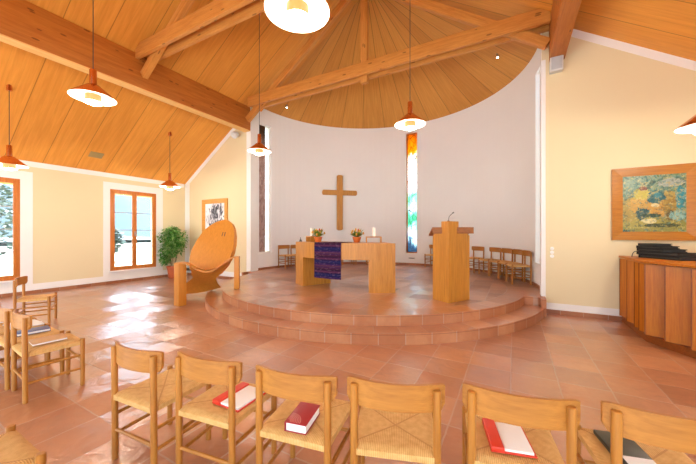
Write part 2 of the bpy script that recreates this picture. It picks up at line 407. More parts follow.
def struct(name, mb, mats, parent=None):
    o = obj(name, mb, mats, parent)
    if parent is None: o['kind'] = 'structure'
    return o
def dup(root, loc, rz, label, group=None):
    r = root.copy(); COL.objects.link(r); r.location = loc; r.rotation_euler = (0, 0, rz); r['label'] = label
    if group: r['group'] = group
    elif 'group' in r: del r['group']
    for ch in list(root.children):
        c = ch.copy(); COL.objects.link(c); c.parent = r
        for g in list(ch.children):
            d = g.copy(); COL.objects.link(d); d.parent = c
    return r
def V(*a): return Vector(a)

# ------------------------------------------------------------------ camera
FP, HY, H, YAW = 302., 233., 1.5, math.radians(28.8)
cd = bpy.data.cameras.new('camera'); cam = bpy.data.objects.new('camera', cd); COL.objects.link(cam)
cd.sensor_width = 36; cd.lens = 36 * FP / 696; cd.shift_y = 1 / 696; cd.clip_start = .05; cd.clip_end = 500
cam.location = (0, 0, H); cam.rotation_euler = (PI / 2, 0, YAW); sc.camera = cam
def ray(x, y):
    a = (x - 348) / FP; c, s = math.cos(YAW), math.sin(YAW)
    return Vector((a * c - s, a * s + c, (HY - y) / FP))
def on_plane(x, y, P, N):                                # where the sight line through a photo point meets a plane
    d = ray(x, y); o = Vector((0, 0, H)); t = (Vector(P) - o).dot(N) / d.dot(N); return o + d * t

# ------------------------------------------------------------------ room shell
CX, CY, RA = -3.33, 7.2, 3.83
XL, YG, XR = -10.45, 6.75, 3.85
RX, RZ, SL = -3.28, 7.95, .654
def roofz(x): return RZ - SL * abs(x - RX)
def pol(ph, r, z=0): a = math.radians(ph); return Vector((CX + r * math.cos(a), CY + r * math.sin(a), z))

struct('floor', MB().box((-3.3, 2.2, -.05), (14.4, 9.4, .1)), M['floor'])
# window wall
W1, W2, WZ = (1.267, 2.574), (4.427, 5.734), (.38, 2.80)
mb = MB(); xw = XL - .15
def wbox(y0, y1, z0, z1): mb.box((xw, (y0 + y1) / 2, (z0 + z1) / 2), (.3, y1 - y0, z1 - z0))
ys = [-2.4, W1[0], W1[1], W2[0], W2[1], YG + .3]
for a, b in ((0, 1), (2, 3), (4, 5)): wbox(ys[a], ys[b], 0, 3.26)
for w in (W1, W2): wbox(w[0], w[1], 0, WZ[0]); wbox(w[0], w[1], WZ[1], 3.26)
struct('wall_left', mb, M['cream'])
# gable wall: two pieces either side of the apse
XO0, XO1 = -7.15, .45
struct('wall_gable_left', MB().prism3([(XL, YG, 0), (XO0, YG, 0), (XO0, YG, roofz(XO0)), (XL, YG, roofz(XL))], (0, .3, 0)), M['cream'])
struct('wall_gable_right', MB().prism3([(XO1, YG, 0), (XR, YG, 0), (XR, YG, roofz(XR)), (XO1, YG, roofz(XO1))], (0, .3, 0)), M['cream'])
# apse wall with three tall slots
mb = MB()
def ringblock(p0, p1, z0, z1, r0=RA, r1=RA + .3):
    n = max(1, int(abs(p1 - p0) / 3))
    for i in range(n):
        a = p0 + (p1 - p0) * i / n; b = p0 + (p1 - p0) * (i + 1) / n
        mb.add([pol(a, r0, z0), pol(b, r0, z0), pol(b, r1, z0), pol(a, r1, z0), pol(a, r0, z1), pol(b, r0, z1), pol(b, r1, z1), pol(a, r1, z1)],
               [(0, 1, 2, 3), (4, 7, 6, 5), (0, 4, 5, 1), (1, 5, 6, 2), (2, 6, 7, 3), (3, 7, 4, 0)])
AZ = 5.56
SLOTS = [(4.5, 11.5, .85, 5.05), (87.2, 93.6, .75, 5.25), (173.4, 181.4, .85, 5.05)]
edges = [-2.2] + [e for s_ in SLOTS for e in s_[:2]] + [182.2]
for i in range(0, len(edges), 2): ringblock(edges[i], edges[i + 1], 0, AZ)
for a, b, z0, z1 in SLOTS: ringblock(a, b, 0, z0); ringblock(a, b, z1, AZ)
bmesh.ops.remove_doubles(mb.bm, verts=mb.bm.verts[:], dist=.0005)
w = struct('wall_apse', mb, M['apse'])
for p in w.data.polygons: p.use_smooth = False
mb = MB(); xw = XR + .15; TOPR = roofz(XR)
FILL_W1, FILL_W2, FILL_WZ = (-.9, 1.9), (2.4, 5.0), (.38, 3.05); yr = [-2.4, FILL_W1[0], FILL_W1[1], FILL_W2[0], FILL_W2[1], YG + .3]  # unseen right wall, its large windows added as fill light for the room
for a, b in ((0, 1), (2, 3), (4, 5)): mb.box((xw, (yr[a] + yr[b]) / 2, TOPR / 2), (.3, yr[b] - yr[a], TOPR))
for w in (FILL_W1, FILL_W2): mb.box((xw, (w[0] + w[1]) / 2, FILL_WZ[0] / 2), (.3, w[1] - w[0], FILL_WZ[0])); mb.box((xw, (w[0] + w[1]) / 2, (FILL_WZ[1] + TOPR) / 2), (.3, w[1] - w[0], TOPR - FILL_WZ[1]))
struct('wall_right_added', mb, M['cream'])
struct('wall_rear_added', MB().prism3([(XL, -2.1, 2.6), (XR, -2.1, 2.6), (XR, -2.1, roofz(XR) + .05), (RX, -2.1, RZ + .05), (XL, -2.1, roofz(XL) + .05)], (0, -.2, 0)), M['cream'])  # unseen wall, added and left open low down to set the daylight level
# windows in the slots
def slot_window(n, s_, glass, r, sill):
    a, b, z0, z1 = s_; mb_ = globals(); m = (a + b) / 2
    root = bpy.data.objects.new('window_%d' % n, None); COL.objects.link(root); root['kind'] = 'structure'
    d = pol(m, 1) - pol(m, 0); d.normalize(); tn = Vector((-d.y, d.x, 0)); c0 = pol(m, r); wd = (pol(b, r) - pol(a, r)).length
    R3 = Matrix((tn, d, (0, 0, 1))).transposed().to_3x3()
    f = MB()
    for sx in (-1, 1): f.box(c0 + tn * sx * (wd / 2 - .02) + V(0, 0, (z0 + z1) / 2), (.04, .06, z1 - z0), R3)
    for zz in (z0 + .02, z1 - .02): f.box(c0 + V(0, 0, zz), (wd, .06, .04), R3)
    obj('window_frame', f, M['white'] if n == 5 else M['frame'], root)
    if n == 5:
        pw = (wd - .08) * .62
        obj('pane', MB().box(c0 + tn * (wd / 2 - .04 - pw / 2) + V(0, 0, (z0 + z1) / 2), (pw, .03, z1 - z0 - .08), R3), M['sg_side'], root, label='mottled brown panel')
        obj('pane', MB().box(c0 - tn * (wd / 2 - .04 - (wd - .08 - pw) / 2) + V(0, 0, (z0 + z1) / 2), (wd - .08 - pw, .012, z1 - z0 - .08), R3), M['glass'], root)
    else: obj('pane', MB().box(c0 + V(0, 0, (z0 + z1) / 2), (wd - .08, .012, z1 - z0 - .08), R3), glass, root)
    obj('window_sill', MB().box(pol(m, RA + .1) + V(0, 0, z0 - .02), (wd + .1, .26, .04), R3, .006), sill, root)
slot_window(3, SLOTS[1], M['sg_back'], RA + .12, M['white'])
slot_window(4, SLOTS[0], M['glass'], RA + .2, M['white'])
slot_window(5, SLOTS[2], M['glass'], RA + .07, M['white'])
# ceiling slopes and the half cone over the apse
for xe in (XL - .8, XR + .4):
    p = [(RX, -2., RZ), (RX, CY, RZ), (xe, CY, roofz(xe)), (xe, -2., roofz(xe))]
    struct('ceiling', MB().prism3(p, (0, 0, .12)), M['ceil'])
mb = MB(); n = 48; apex = V(CX, 7.0, RZ)
for i in range(n):
    a, b = -4 + 188 * i / n, -4 + 188 * (i + 1) / n; e = V(0, 0, 5.575)
    rr = RA + .35
    A, B = pol(a, rr, 5.575 - .62 * .35), pol(b, rr, 5.575 - .62 * .35)
    u = V(0, 0, .1); mb.add([A, B, apex, A + u, B + u, apex + u], [(0, 1, 2), (3, 5, 4), (0, 3, 4, 1)])
struct('ceiling', mb, M['cone'])
# skirting and painted bands
def strip(name, c, size, mat, rot=None): return struct(name, MB().box(c, size, rot), mat)
strip('baseboard_left', (XL + .008, 2.2, .04), (.016, 9.0, .08), M['skirt'])
strip('baseboard_gable_left', ((XL + -6.95) / 2, YG - .008, .04), (-6.95 - XL - .3, .016, .08), M['skirt'])
strip('baseboard_gable_right', ((.52 + 1.62) / 2, YG - .008, .04), (1.10, .016, .08), M['skirt'])
mb = MB(); ringblock(-2, 182, .31, .38, RA - .015, RA + .005); struct('baseboard_apse', mb, M['skirt'])
tn = [0]
def trim(mb_, mat=None): tn[0] += 1; return struct('trim_%d' % tn[0], mb_, mat or M['white'])
trim(MB().box((XL + .003, 2.2, 3.20), (.006, 9., .13)))
trim(MB().box((XL + .003, 2.2, .16), (.006, 9., .16)))
def slope_band(x0, x1, w0, y):
    return MB().prism3([(x0, y, roofz(x0) - w0), (x1, y, roofz(x1) - w0), (x1, y, roofz(x1)), (x0, y, roofz(x0))], (0, .006, 0))
trim(slope_band(XL, XO0, .16, YG - .006)); trim(slope_band(XO1, XR, .15, YG - .006))
trim(MB().box(((XL + XO0) / 2, YG - .003, .16), (XO0 - XL, .006, .16)))
trim(MB().box(((XO1 + XR) / 2, YG - .003, .14), (XR - XO1, .006, .12)))
trim(MB().box((XL + .13, YG - .003, 1.7), (.26, .006, 3.1)))
trim(MB().box((XO0 - .09, YG - .003, 2.5), (.18, .006, 4.6))); trim(MB().box((XO1 + .035, YG - .003, 2.45), (.07, .006, 4.6)))
trim(MB().box((XO0 - .001, YG + .15, 2.7), (.008, .302, 5.2))); trim(MB().box((XO1 + .001, YG + .15, 2.7), (.008, .302, 5.2)))
for w in (W1, W2):
    b_ = MB()
    b_.box((XL + .004, w[0] - .085, 1.62), (.008, .17, 2.76)); b_.box((XL + .004, w[1] + .11, 1.62), (.008, .22, 2.76))
    b_.box((XL + .004, (w[0] + w[1]) / 2, 2.9), (.008, 1.31, .2)); b_.box((XL + .004, (w[0] + w[1]) / 2, .31), (.008, 1.31, .14))
    trim(b_)
# casement windows
def casement(n, w, xwall=XL, sg=1, WZ=WZ):
    root = bpy.data.objects.new('window_%d' % n, None); COL.objects.link(root); root['kind'] = 'structure'
    x = xwall - .03 * sg; y0, y1 = w; z0, z1 = WZ; ym = (y0 + y1) / 2
    def rect(a, b, c, d, t, dep, xx):
        f = MB()
        f.box((xx, a + t / 2, (c + d) / 2), (dep, t, d - c), None, .004); f.box((xx, b - t / 2, (c + d) / 2), (dep, t, d - c), None, .004)
        f.box((xx, (a + b) / 2, c + t / 2), (dep - .004, b - a, t), None, .004); f.box((xx, (a + b) / 2, d - t / 2), (dep - .004, b - a, t), None, .004)
        return f
    obj('window_frame', rect(y0, y1, z0, z1, .06, .08, x), M['frame'], root)
    obj('window_sill', MB().box((xwall + .03 * sg, ym, z0 - .02), (.14, y1 - y0 + .06, .035), None, .006), M['white'], root)
    for a, b in ((y0 + .05, ym + .005), (ym - .005, y1 - .05)):
        s_ = obj('sash', rect(a, b, z0 + .05, z1 - .05, .065, .05, x + .025 * sg), M['frame'], root)
        g = MB()
        for q in (.26, .5, .74): g.box((x + .03 * sg, (a + b) / 2, z1 - .1 - q * (z1 - z0 - .2)), (.012, b - a - .12, .024))
        obj('glazing_bar', g, M['grey'], s_)
        obj('pane', MB().box((x + .02 * sg, (a + b) / 2, (z0 + z1) / 2), (.006, b - a - .125, z1 - z0 - .225)), M['glass'], s_)
    obj('window_handle', MB().box((x + .06 * sg, ym, 1.5), (.02, .025, .1), None, .005).box((x + .08 * sg, ym, 1.46), (.02, .02, .12), None, .005), M['metal'], root)
casement(1, W1); casement(2, W2); casement(6, FILL_W1, XR, -1, FILL_WZ); casement(7, FILL_W2, XR, -1, FILL_WZ)  # the last two are the unseen fill-light windows on the right

# podium
pd = thing('podium', 'round two-step terracotta podium filling the white apse', 'podium', (CX, CY, 0))
def loc_poly(pts): return [(p[0] - CX, p[1] - CY) for p in pts]
low = [pol(a, 3.88) for a in [189 + i * (342.0 / 2 - 9.9) / 60 for i in range(61)]]
low = [pol(a, 3.88) for a in [189.3 + i * (350.7 - 189.3) / 60 for i in range(61)]]
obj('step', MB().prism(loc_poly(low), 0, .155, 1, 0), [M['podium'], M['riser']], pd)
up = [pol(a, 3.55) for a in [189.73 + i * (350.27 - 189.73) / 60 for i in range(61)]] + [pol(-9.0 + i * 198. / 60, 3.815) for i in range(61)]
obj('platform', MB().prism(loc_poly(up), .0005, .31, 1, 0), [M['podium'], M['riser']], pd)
obj('step_end_block', MB().box((3.80, -.6, .155), (.08, .3, .31)), M['riser'], pd)
obj('step_end_block', MB().box((-3.85, -.6, .155), (.08, .3, .31)), M['riser'], pd)

# ------------------------------------------------------------------ roof timbers
def purlin(xa, xb, label):
    o = obj('roof_purlin', MB().box(((xa + xb) / 2, 2.4, 5.03), (abs(xb - xa), 8.68, .72), None, .012), M['beamY'], None, ((xa + xb) / 2, 2.4, 5.03)); return tag(o, label, 'roof beam')
pl_ = purlin(-7.39, -7.15, 'heavy brown timber purlin under the left ceiling slope, above the windows')
obj('lit_edge_strip', MB().box((0, 0, -.37), (.24, 8.66, .02)), M['lit_strip'], pl_, label='pale strip standing in for the lit underside')  # paler wood stands in for light falling on the purlin's underside
purlin(.57, .81, 'orange knotty timber purlin ending above the wall loudspeaker')
def truss(y, label, xl=3.85):
    t = thing('roof_truss', label, 'roof truss', (RX, y, 4.7)); oz = V(RX, y, 4.7)
    for s_ in (-1, 1):
        obj('collar_beam', MB().box(((3.85 - xl) / 2, s_ * .12, .70), (3.85 + xl, .08, .29), None, .008), M['beamX'], t)
    for s_ in (-1, 1):
        a = V(s_ * 3.82, 0, .24); b = V(s_ * .0, 0, 2.86); d = (b - a).normalized(); nrm = V(-d.z, 0, d.x) * (1 if s_ > 0 else 1)
        L_ = d.length if False else (b - a).length
        rf = obj('rafter', MB().box((0, 0, 0), (L_, .116, .17), None, .006), M['beamX'], t); rf.location = (a + b) / 2; rf.rotation_euler = (0, -math.atan2(b.z - a.z, b.x - a.x), 0)
    obj('king_post', MB().box((.12, 0, 1.75), (.17, .117, 2.68), None, .006), M['beamZ'], t)
    return t
truss(6.58, 'pale timber truss spanning the apse opening, nearer the cross', 3.66)
truss(3.64, 'pale timber truss closest to the viewer, butting the left purlin')

# ------------------------------------------------------------------ pendant lamps
def lamp_proto(label):
    t = thing('pendant_lamp', label, 'lamp')                # origin: shade rim centre
    obj('shade', MB().lathe([(.044, .185), (.075, .178), (.1, .155), (.268, .012), (.272, .0), (.268, .002), (.098, .147), (.072, .17), (.044, .176)], 36), M['copper'], t)
    obj('reflector', MB().lathe([(.2665, .0015), (.097, .145), (.05, .168)], 36), M['enamel'], t, label='white enamel underside of the shade')
    obj('socket_cover', MB().lathe([(0, .40), (.036, .40), (.042, .392), (.044, .155), (0, .155)], 20), M['copper'], t)
    obj('inner_ring', MB().lathe([(.088, .045), (.092, .045), (.092, -.06), (.088, -.06), (.088, .045)], 28), M['amber'], t, label='amber ring around the bulb')
    obj('diffuser', MB().lathe([(0, -.088), (.06, -.084), (.108, -.066), (.112, -.06), (.06, -.056), (0, -.056)], 28), M['bulb'], t, label='glowing white bottom dish')
    return t
LZ, HZ = 2.83, 3.40
lamps = [(-8.72, 2.0, LZ, 'copper pendant lamp hanging in front of the left-edge window'), (-8.72, 5.17, LZ, 'copper pendant lamp in the corner above the potted ficus'),
         (-5.2, 2.0, HZ, 'copper pendant lamp crossing the lower edge of the left purlin'), (-5.2, 5.17, HZ, 'copper pendant lamp beside the brown slot window of the apse'),
         (-1.6, 5.17, HZ, 'copper pendant lamp over the lectern side of the podium'), (-1.58, 2.0, 3.34, 'largest copper pendant lamp, cut by the top of the picture'),
         (2.0, 5.17, 2.76, 'copper pendant lamp cut by the right edge above the rooster painting')]
lp = lamp_proto(lamps[0][3])
for i, (x, y, z, lab) in enumerate(lamps):
    o = lp if i == 0 else dup(lp, (x, y, z), 0, lab); o.location = (x, y, z); o['group'] = 'copper pendant lamps'
for ch in list(COL.objects):
    if ch.type == 'EMPTY' and ch.name.startswith('pendant_lamp'):
        x, y, z = ch.location; zr = roofz(x)
        obj('cord', MB().bar((0, 0, .39), (0, 0, zr - z), .006, None, 8, False), M['darkmetal'], ch)
        obj('ceiling_canopy', MB().lathe([(0, zr - z + .03), (.04, zr - z + .03), (.045, zr - z - .09), (0, zr - z - .1)], 16), M['copper'], ch)
        for en, dz in ((1.3, .078), (20, -.15)):
            ld = bpy.data.lights.new('lamp_light', 'POINT'); ld.energy = en; ld.color = (1, .92, .80); ld.shadow_soft_size = .04
            lo = bpy.data.objects.new('lamp_light', ld); COL.objects.link(lo); lo.location = (x, y, z + dz)

# ------------------------------------------------------------------ chairs
CH_G = 'woven-seat wooden chairs'
def make_chair():
    t = thing('dining_chair', '', 'chair')
    # woven seat: rounded pad dipped along the middle
    N = 16; rows = []
    for i in range(N + 1):
        v = -1 + 2 * i / N; r = []
        for j in range(N + 1):
            u = -1 + 2 * j / N
            ee = max(abs(u), abs(v)); edge = max(0, (ee - .86) / .14)
            z = .447 - .012 * (1 - max(abs(u), abs(v))) - .014 * edge ** 2
            hw = .203 + .010 * (v + 1) / 2
            r.append((u * hw, v * .212 - .005, z))
        rows.append(r)
    obj('seat', MB().grid(rows, (0, 0, -.03)), M['weave'], t)
    # curved back board
    rows = []
    for zz in (0, 1):
        pass
    K = 30; front = []
    b = MB(); prof = []
    for i in range(K + 1):
        u = -1 + 2 * i / K
        y = -.165 - .056 * (1 - u * u)
        e = max(0, (abs(u) - .84) / .16); rz = .022 * (1 - math.sqrt(max(0, 1 - e * e)))
        prof.append((u * .24, y, .643 + rz * 1.7, .774 - rz * .35))
    rows = [[(x, y, z0) for x, y, z0, z1 in prof], [(x, y, z0 + .004 + (z1 - z0) * .5) for x, y, z0, z1 in prof], [(x, y, z1) for x, y, z0, z1 in prof]]
    obj('backrest', b.grid(rows, (0, -.016, 0)), M['chairX'], t)
    for s_ in (-1, 1):
        obj('back_post', MB().bar((s_ * .2, -.2, 0), (s_ * .2, -.205, .752), .019, .0195, 14), M['chairZ'], t)
        obj('leg', MB().bar((s_ * .21, .19, 0), (s_ * .21, .19, .462), .0185, .0195, 14), M['chairZ'], t)
        for zz in (.17, .30):
            obj('side_stretcher', MB().bar((s_ * .2, -.2, zz), (s_ * .21, .19, zz), .0115), M['chairX'], t)
    obj('back_stretcher', MB().bar((-.2, -.2, .2), (.2, -.2, .2), .0115), M['chairX'], t)
    obj('front_stretcher', MB().bar((-.21, .19, .26), (.21, .19, .26), .0115), M['chairX'], t)
    obj('seat_rail', MB().bar((-.2, -.2, .42), (.2, -.2, .42), .009), M['chairX'], t); obj('seat_rail', MB().bar((-.21, .19, .42), (.21, .19, .42), .009), M['chairX'], t)
    return t
chair0 = make_chair(); used = [0]
def chair(x, y, deg, label, z=0.):
    if used[0] == 0:
        used[0] = 1; o = chair0; o.location = (x, y, z); o.rotation_euler = (0, 0, math.radians(deg)); o['label'] = label
    else: o = dup(chair0, (x, y, z), math.radians(deg), label)
    o['group'] = CH_G; return o
def chair_at_back(bx, by, deg, label):          # from the midpoint between the back posts
    a = math.radians(deg); return chair(bx - math.sin(a) * .2, by + math.cos(a) * .2, deg, label)
chair_at_back(-2.125, 1.03, 4.5, 'empty oak chair at the left end of the front row, seat seen from the side')
chair_at_back(-1.584, 1.144, 8.5, 'front-row oak chair holding a red and white open folder, beside the left-end chair')
chair_at_back(-1.02, 1.249, 10.5, 'front-row oak chair with a thick dark red hymn book on its seat')
chair_at_back(-.512, 1.405, 19, 'empty front-row oak chair showing its whole crossed woven seat')
chair_at_back(.02, 1.576, 10, 'front-row oak chair carrying a red-edged white booklet')
chair_at_back(.575, 1.70, 10, 'oak chair at the right picture edge with a black folder on its seat')
chair(-2.165, .36, 0, 'oak chair in the bottom left corner of which only the seat front shows')
chair(-3.955, 1.175, -4, 'nearest oak chair of the left group, with a tan book on its seat')
chair(-4.44, 1.17, -2, 'oak chair of the left group with a navy book, behind the tan-book chair')
chair(-4.925, 1.19, -2, 'oak chair of the left group with white sheets, directly beyond the navy-book chair')
chair(-5.41, 1.21, -2, 'oak chair of the left group with white sheets, cut by the left picture edge')
chair(-6.96, 1.91, -28, 'farthest oak chair of the left group, standing alone near the window wall')
def apse_chair(ph, label, r=3.56):
    p = pol(ph, r, .31); return chair(p.x, p.y, ph + 90, label, .31)
apse_chair(166.5, 'oak chair against the apse wall between the brown slot window and the altar')
apse_chair(158.6, 'oak chair touching the one by the brown slot window, partly hidden by the altar end')
apse_chair(128, 'oak chair behind the altar, left of the two seen only under the altar top')
apse_chair(119.5, 'oak chair behind the altar, right of the two seen only under the altar top')
apse_chair(76, 'oak chair against the apse wall between coloured window and lectern')
apse_chair(51, 'oak chair half hidden by the right side of the lectern')
for ph, lab in ((40.2, 'first oak chair, farthest back, of four in a row right of the lectern'), (32.2, 'second oak chair from the lectern in the row of four along the apse'),
                (24.2, 'third oak chair from the lectern in the row of four along the apse'), (16.2, 'nearest oak chair of the row of four by the right apse edge')):
    apse_chair(ph, lab)

# ------------------------------------------------------------------ books
SZ = .447
def book(x, y, rz, w, d, h, cover, label, cat='book', z=SZ, emblem=None):
    t = thing('hymn_book', label, cat, (x, y, z), math.radians(rz))
    c = MB(); th = .004
    c.box((0, 0, th / 2), (w, d, th), None, .001); c.box((0, 0, h - th / 2), (w, d, th), None, .001); c.box((-w / 2 + th / 2, 0, h / 2), (th, d, h), None, .0015)
    obj('cover', c, cover, t); obj('pages', MB().box((.002, 0, h / 2), (w - .014, d - .012, h - 2 * th)), M['paper'], t)
    if emblem: 
        e = MB()
        for q in range(7):
            r0 = .02 + q * .009; pts = []
            a0, a1 = math.radians(0), math.radians(90)
            for i in range(8):
                a = a0 + (a1 - a0) * i / 7; b = a0 + (a1 - a0) * (i + 1) / 7
                o_ = V(-w / 2 + .008, -d / 2 + .008, h + .0004)
                if i < 7:
                    e.add([o_ + V(r0 * math.cos(a), r0 * math.sin(a), 0), o_ + V((r0 + .0035) * math.cos(a), (r0 + .0035) * math.sin(a), 0), o_ + V((r0 + .0035) * math.cos(b), (r0 + .0035) * math.sin(b), 0), o_ + V(r0 * math.cos(b), r0 * math.sin(b), 0)], [(0, 1, 2, 3)])
        obj('cover_emblem', e, M['pink'], t, label='pale concentric arcs on the cover')
    return t
def folder(x, y, rz, w, d, label, red, z=SZ, strip_w=.06):
    t = thing('song_folder', label, 'folder', (x, y, z), math.radians(rz))
    obj('cover', MB().box((0, 0, .004), (w, d, .006), None, .001).box((-w / 2 + strip_w / 2, 0, .017), (strip_w, d, .02), None, .006), red, t)
    obj('sheet', MB().box((strip_w / 2 - .004, -.0, .012), (w - strip_w - .014, d - .02, .012), None, .001), M['paper'], t)
    return t
folder(-1.53, 1.36, 2, .22, .25, 'red folder with white sheets lying on a front-row chair near the left end', M['red'])
book(-1.03, 1.355, 12, .125, .2, .05, M['darkred'], 'thick dark red hymn book with pale arcs on its cover', emblem=True)
folder(-.03, 1.745, 15, .2, .235, 'white booklet with red edges on the second front-row chair from the right', M['red'])
t = thing('music_folder', 'black music folder with pale lettered corner on the rightmost front-row chair', 'folder', (.47, 1.90, SZ), math.radians(14))
obj('cover', MB().box((0, 0, .011), (.15, .27, .022), None, .004), M['dgreen'], t); obj('sheet', MB().box((.01, -.09, .0235), (.12, .07, .003)), M['paper'], t)
book(-3.99, 1.175, -6, .2, .25, .022, M['tan'], 'tan paper-covered book on the nearest chair of the left group')
book(-4.48, 1.2, -8, .17, .25, .028, M['blue'], 'navy blue book with a white page edge on a left-group chair')
for px_, lab in ((-4.93, 'flat white sheets on the seat directly beyond the navy book'), (-5.41, 'flat white sheets on the seat cut by the left picture edge')):
  t = thing('white_sheet', lab, 'paper', (px_, 1.24, SZ + .003), math.radians(-4))
  obj('sheet', MB().box((-.08, 0, .004), (.17, .26, .006), Matrix.Rotation(.06, 3, 'Z')).box((.1, .01, .006), (.17, .26, .008), Matrix.Rotation(-.05, 3, 'Z')), M['paper'], t)  # flat white slabs on two seats, a pale patch among the chairs

# ------------------------------------------------------------------ altar
al = thing('altar', 'curved light oak altar table with two broad legs on the podium', 'altar', (CX, CY, .31))
def arc_poly(a0, a1, r0, r1, n=24):
    f = lambda a, r: (r * math.sin(math.radians(a)), -r * math.cos(math.radians(a)))
    return [f(a0 + (a1 - a0) * i / n, r1) for i in range(n + 1)] + [f(a1 + (a0 - a1) * i / n, r0) for i in range(n + 1)]
obj('altar_top', MB().prism(arc_poly(-38.5, 40.5, 1.2, 1.94), .65, .985), M['altar'], al)
obj('leg', MB().prism(arc_poly(-38.5, -24.8, 1.2, 1.938), 0, .6505), M['altar'], al); obj('leg', MB().prism(arc_poly(24.6, 40.5, 1.2, 1.938), 0, .6505), M['altar'], al)
ATZ = .31 + .985
def ap(a, r, z=ATZ): return V(CX + r * math.sin(math.radians(a)), CY - r * math.cos(math.radians(a)), z)
# cloth: over the top and down the front
rows = []
for i in range(13):
    a = -11.7 + 19.8 * i / 12; r = []
    for q in range(7): r.append(ap(a, 1.3 + .645 * q / 6, ATZ + .004))
    for q in range(1, 13):
        z = ATZ + .004 - .745 * q / 12; r.append(ap(a, 1.95 + .004 * math.sin(i * 1.1) * q / 12 + (.004 if q else 0), z))
    rows.append(r)
co = ap(-3, 1.95)
tag(obj('altar_cloth', MB().grid(rows, (0, -.001, .004)), M['cloth'], None, co), 'purple and blue striped cloth hanging over the front of the altar', 'altar cloth')

def pot_plant(p, label):
    SC = 1.2
    t = thing('tulip_pot', label, 'potted flowers', p)
    obj('pot', MB().lathe([(0, 0), (.05, 0), (.057, .01), (.078, .08), (.082, .1), (.075, .1), (.07, .08), (0, .08)], 24), M['pot2'], t)
    f = MB(); rr = random.Random(hash(label) % 1000 if False else int(p[0] * 100) % 97)
    for i in range(80):
        a = rr.uniform(0, 2 * PI); L = rr.uniform(.1, .2); tl = rr.uniform(.3, 1.35); d = V(math.cos(a) * math.sin(tl), math.sin(a) * math.sin(tl), math.cos(tl))
        b0 = V(math.cos(a) * .03, math.sin(a) * .03, .1); sd = V(-math.sin(a), math.cos(a), 0) * .014
        m = b0 + d * L * .6; tip = b0 + d * L + V(0, 0, -.02 * tl)
        f.add([b0 - sd * .5, b0 + sd * .5, m + sd, m - sd, tip], [(0, 1, 2, 3), (3, 2, 4)])
    obj('foliage', f, M['leaf2'], t)
    for i in range(11):
        a = i * 2.4; tl = .2 + .09 * i; L = .14 + .03 * rr.random()
        c = V(math.cos(a) * math.sin(tl), math.sin(a) * math.sin(tl), math.cos(tl)) * L + V(0, 0, .07)
        obj('blossom', MB().lathe([(0, -.02), (.014, -.014), (.018, .0), (.014, .018), (.004, .03), (0, .028)], 8, Matrix.Translation(c)), M['tulip' if i % 3 else 'tulip2'], t)
    t.scale = (SC, SC, SC); return t
pot_plant(ap(-20.5, 1.62), 'pot of yellow and orange tulips left of the altar cloth')
pot_plant(ap(13.3, 1.34), 'pot of orange tulips on the middle of the altar, right of the cloth')
def stand(a, r, w, label, labc):
    p = ap(a, r); t = thing('candle_stand', label, 'candle stand', p, math.radians(a) )
    obj('shelf', MB().box((0, 0, .12), (w, .16, .022), None, .003), M['altar'], t)
    for s_ in (-1, 1): obj('leg', MB().box((s_ * (w / 2 - .012), 0, .0545), (.024, .16, .109), None, .002), M['altar'], t)
    c = thing('candle', labc, 'candle', p + V(0.01, 0, .131))
    obj('wax', MB().lathe([(0, 0), (.036, 0), (.037, .003), (.037, .185), (.03, .19), (0, .186)], 20), M['wax'], c); obj('wick', MB().bar((0, 0, .185), (0, 0, .2), .0025, None, 6, False), M['darkmetal'], c)
stand(28.5, 1.5, .33, 'small wooden candle stand at the right end of the altar', 'white pillar candle on the stand at the right end of the altar')
stand(-34, 1.6, .33, 'small wooden candle stand behind the left tulip pot', 'white pillar candle behind the left tulip pot')
p = ap(-36.6, 1.84); t = thing('altar_bell', 'small dark metal bell at the left end of the altar', 'bell', p)
obj('bell_body', MB().lathe([(0, 0), (.035, 0), (.03, .02), (.02, .05), (.008, .058), (0, .058)], 16), M['darkmetal'], t); obj('bell_handle', MB().bar((0, 0, .055), (0, 0, .1), .008), M['darkmetal'], t)

# ------------------------------------------------------------------ lectern
lt = thing('lectern', 'tall oak lectern with a pointed front standing on the podium', 'lectern', (-.97, 5.30, .31))
dl, dr = V(-.83, .56, 0).normalized(), V(.485, .875, 0).normalized()
def vshape(l0, l1, r0, r1, th):           # plan of a folded board: outer V, inner V
    inn = (dl + dr).normalized()
    return [dl * l1, dl * l0, dr * r0, dr * r1] if l0 else None
Lw, Rw, th = .38, .56, .03
inn = (dl + dr) * th
def panel(d, a, b, z1a, z1b, arch=0.):
    n_ = V(-d.y, d.x, 0)
    if n_.dot(dl + dr) < 0: n_ = -n_
    pts = [d * a, d * b]
    K = 8; top = []
    for i in range(K + 1):
        u = i / K; top.append(d * (b + (a - b) * u) + V(0, 0, z1b + (z1a - z1b) * math.sin(u * PI / 2) ** (1 if arch else 1)))
    return MB().prism3([d * a, d * b] + top, n_ * th)
obj('side_wing', panel(dl, .17, Lw, 1.26, 1.14, 1), M['altar'], lt); obj('side_wing', panel(dr, .26, Rw, 1.26, 1.14, 1), M['altar'], lt)
col = [V(0, 0, 0), dl * .17, dl * .17 + dr * .05, dl * .05 + dr * .05, dl * .05 + dr * .26, dr * .26]
obj('front_column', MB().prism([(v.x, v.y) for v in col], 0, 1.39), M['altar'], lt)
ax = (dr * Rw - dl * Lw).normalized(); bk = (dl + dr); bk = V(-ax.y, ax.x, 0)
if bk.dot(dl + dr) < 0: bk = -bk
ctr = (dl * Lw + dr * Rw) / 2
Rm = Matrix((ax, bk, (0, 0, 1))).transposed()
tilt = Matrix.Rotation(math.radians(-22), 3, 'X')
